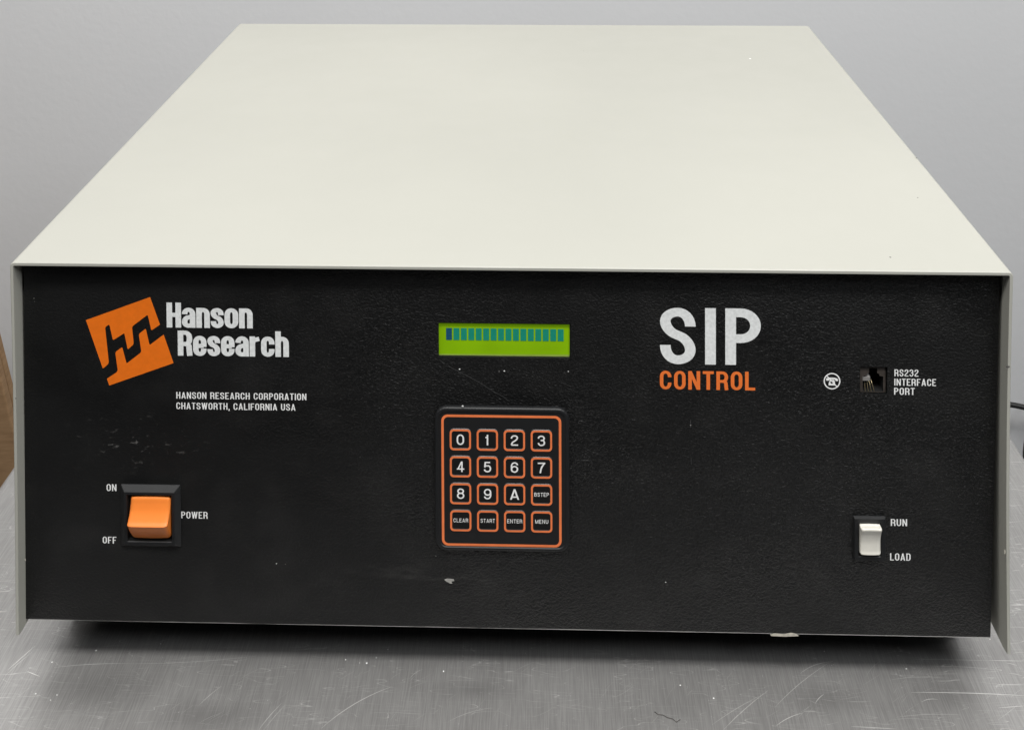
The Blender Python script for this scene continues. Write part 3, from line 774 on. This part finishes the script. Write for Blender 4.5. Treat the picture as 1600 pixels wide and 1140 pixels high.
# ------------------------------------------------------------------ rockers
def frame(name, x0, x1, z0, z1, out, slope, rimw, depth, mat, label):
    g = G()
    def rc(i, y): return rrect(x0+i, x1-i, z0+i, z1-i, .35, y, 2)
    Ls = [rc(0, Y(0)), rc(0, Y(.35)), rc(slope, Y(out)), rc(slope+rimw, Y(out)), rc(slope+rimw+.25, Y(out-.3)), rc(slope+rimw+.6, Y(-depth))]
    g.loops(Ls, 0, cap1=True, mats=[0,0,0,0,1,1])
    return g.build(name, [mat, M['well']], U, label)
def rocker(parent, name, xc, hw, prof, base, mat, crown=.5, taper=0):
    """prof: list of (z, out) from top to bottom along the middle of the button"""
    g = G()
    # smooth profile
    P = []
    for i in range(len(prof)-1):
        p0 = Vector(prof[max(i-1,0)]); p1 = Vector(prof[i]); p2 = Vector(prof[i+1]); p3 = Vector(prof[min(i+2,len(prof)-1)])
        for k in range(6):
            t = k/6; P.append(.5*((2*p1)+(p2-p0)*t+(2*p0-5*p1+4*p2-p3)*t*t+(3*p1-p0-3*p2+p3)*t**3))
    P.append(Vector(prof[-1]))
    us = [-1,-.985,-.95,-.89,-.8,-.6,-.3,0,.3,.6,.8,.89,.95,.985,1]
    rows = []
    zc = sum(p.x for p in P)/len(P)
    for p in P:
        row = []
        for u in us:
            e = (max(0, abs(u)-.78)/.22)**3
            out = p.y - e*.9 - crown*0
            z = p.x + (zc - p.x)*(0.035*u*u + e*.055)
            row.append(g.vert((xc + u*hw, Y(max(out, base)), z)))
        rows.append(row)
    for a in range(len(rows)-1):
        for b in range(len(us)-1): g.face((rows[a][b], rows[a+1][b], rows[a+1][b+1], rows[a][b+1]), 0, True)
    # skirts down to the base
    def skirt(ids, rev):
        lowi = [g.vert((g.v[i][0], Y(base-1.5), g.v[i][2])) for i in ids]
        for k in range(len(ids)-1):
            q = (ids[k], ids[k+1], lowi[k+1], lowi[k]); g.face(q[::-1] if rev else q, 0, True)
    skirt(rows[0], True); skirt(rows[-1], False)
    skirt([r_[0] for r_ in rows], False); skirt([r_[-1] for r_ in rows], True)
    o = g.build(name, mat, parent)
    em = o.modifiers.new('split', 'EDGE_SPLIT'); em.split_angle = math.radians(50)
    return o
# large orange power switch
fx0 = pan(189.5, 805, 0)[0]; fx1 = pan(282.9, 805, 0)[0]; fz1 = pan(237, 756, 0)[1]; fz0 = pan(237, 852, 0)[1]
sw = frame('power_switch', fx0, fx1, fz0, fz1, 2.4, 2.2, 1.2, 1.5, M['rim'], 'large square black switch with orange rocker')
zt = pan(235, 776, 2.0)[1]; zk = pan(232, 826, 8.0)[1]; zb = pan(235, 842, 2.2)[1]
xl = pan(203.5, 780, 2.5)[0]; xr = pan(265.5, 780, 2.5)[0]
rocker(sw, 'rocker', (xl+xr)/2, (xr-xl)/2, [(zt, 1.2), (zt-.5, 2.2), (zt*.72+zk*.28, 2.9), (zt*.45+zk*.55, 4.0), (zk+1.8, 6.0), (zk+.5, 7.3), (zk-.1, 7.2), (zk*.5+zb*.5, 4.9), (zb, 1.6)], 0.4, M['rocker'])
# small ivory selector
fx0 = pan(1333.5, 842, 1.2)[0]; fx1 = pan(1384.5, 842, 1.2)[0]; fz1 = pan(1358, 808, 1.2)[1]; fz0 = pan(1358, 876, 1.2)[1]
sw = frame('selector_switch', fx0, fx1, fz0, fz1, 1.6, .5, 1.6, 1.5, M['rim'], 'small black switch with ivory rocker')
zt = pan(1361, 819, 1.7)[1]; zk = pan(1361, 828.5, 4.9)[1]; zb = pan(1361, 867.5, 2.4)[1]
xl = pan(1344.5, 845, 3)[0]; xr = pan(1377, 845, 3)[0]
rocker(sw, 'rocker', (xl+xr)/2, (xr-xl)/2, [(zt, 1.4), (zt-.15, 2.4), (zk+.5, 4.6), (zk-.15, 4.9), (zk-.9, 4.6), (zk*.74+zb*.26, 3.5), (zk*.48+zb*.52, 2.7), (zb+2.2, 2.7), (zb+.5, 2.9), (zb, 1.6)], 0.4, M['ivory'])

# ------------------------------------------------------------------ telephone style socket
jw = JX1 - JX0; jh = JZ1 - JZ0
J = lambda u, v: (JX0 + u*jw, JZ0 + v*jh)       # 0..1 in the opening
g = G(); yj = REC + 1.2
e = .035
shape = [(.13,.06),(.88,.06),(.88,.60),(.74,.63),(.74,.70),(.66,.72),(.66,.90),(.36,.90),(.36,.72),(.28,.70),(.28,.63),(.13,.60)]
outerp = [(.5,e),(1-e,e),(1-e,.6),(1-e,.66),(1-e,.75),(1-e,.85),(1-e,1-e),(e,1-e),(e,.85),(e,.75),(e,.66),(e,.6)]
outerp[0] = (e, e); outerp = [(e,e),(1-e,e),(1-e,.60),(1-e,.66),(1-e,.74),(1-e,.80),(1-e,1-e),(e,1-e),(e,.80),(e,.74),(e,.66),(e,.60)]
def lp(ps, y): return [(*[J(u,v)[0]], y, J(u,v)[1]) for u, v in ps]
g.loops([lp(outerp, yj+3), lp(outerp, yj), lp(shape, yj), lp([(.5+(u-.5)*.97,.5+(v-.5)*.97) for u,v in shape], yj+9)], cap1=True, mats=[0,0,1,1])
jk = g.build('socket', [M['jack'], M['well']], U, 'small square brown grey socket with gold contacts')
g = G(); a = J(.10,.41); b = J(.42,.58); g.box((a[0],yj+.3,a[1]),(b[0],yj+2.8,b[1])); c = J(.25,.58); d_ = J(.35,.71); g.box((c[0],yj+.5,c[1]+.01),(d_[0],yj+2.4,d_[1]))
bevel(g.build('clip', M['clip'], jk), .35)
for k in range(5):
    g = G(); p0 = J(.18+.075*k,.40); p1 = J(.12+.11*k,.05)
    g.tube([(p0[0],yj+2.6,p0[1]),((p0[0]*.6+p1[0]*.4),yj+1.7,p0[1]*.6+p1[1]*.4),(p1[0],yj+.2,p1[1])], .17, 6)
    g.build('contact', M['gold'], jk)

# ------------------------------------------------------------------ things beside the table
# flattened cardboard carton leaning beyond the left edge of the table
def on_y(px, py, y):
    d = ray(px, py); k = (y - CP[1]) / d.y
    return (CP[0] + d.x*k, CP[2] + d.z*k)
YC = 560
a = Vector(on_y(0, 588, YC)); b = Vector(on_y(21, 672, YC)); e = (b - a).normalized()
top = a - e * 230; foot = a + e * ((a.y + 915) / -e.y)
side = Vector((e.y, -e.x))                     # towards the left, square to the leaning edge
cb = empty('cardboard_carton', (foot.x + side.x*200, YC + 12, -920), 'flattened brown cardboard carton leaning beyond the left edge of the steel table', 'carton')
for k in range(2):
    g = G(); y0 = YC + k*14
    q = [top, foot, foot + side*(430 - 20*k), top + side*(430 - 20*k)]
    g.loops([[(p.x - 3*k, y0, p.y) for p in q], [(p.x - 3*k, y0 + 9, p.y) for p in q]], cap0=True, cap1=True)
    bevel(g.build('carton_wall', M['card'], cb), 1.5)

# black cable looping along the wall to the right
g = G()
def wp(px, py, y): q = on_y(px, py, y); return (q[0], y, q[1])
ctrl = [wp(1200, 600, 900), wp(1400, 612, 895), wp(1540, 627, 890), wp(1610, 639, 885), wp(1668, 668, 870), wp(1676, 740, 850), wp(1640, 770, 845), wp(1606, 735, 850), wp(1604, 690, 860), wp(1616, 650, 875), wp(1640, 610, 890), wp(1720, 560, 915)]
P = []
V3 = [Vector(c) for c in ctrl]
for i in range(len(V3)-1):
    p0, p1, p2, p3 = V3[max(i-1,0)], V3[i], V3[i+1], V3[min(i+2,len(V3)-1)]
    for k in range(8):
        t = k/8; P.append(.5*((2*p1)+(p2-p0)*t+(2*p0-5*p1+4*p2-p3)*t*t+(3*p1-p0-3*p2+p3)*t**3))
P.append(V3[-1])
g.tube(P, 3.1, 10)
o = g.build('cable', M['cable']); o['label'] = 'black cable hanging in a loop on the wall, right of the steel table'; o['category'] = 'cable'
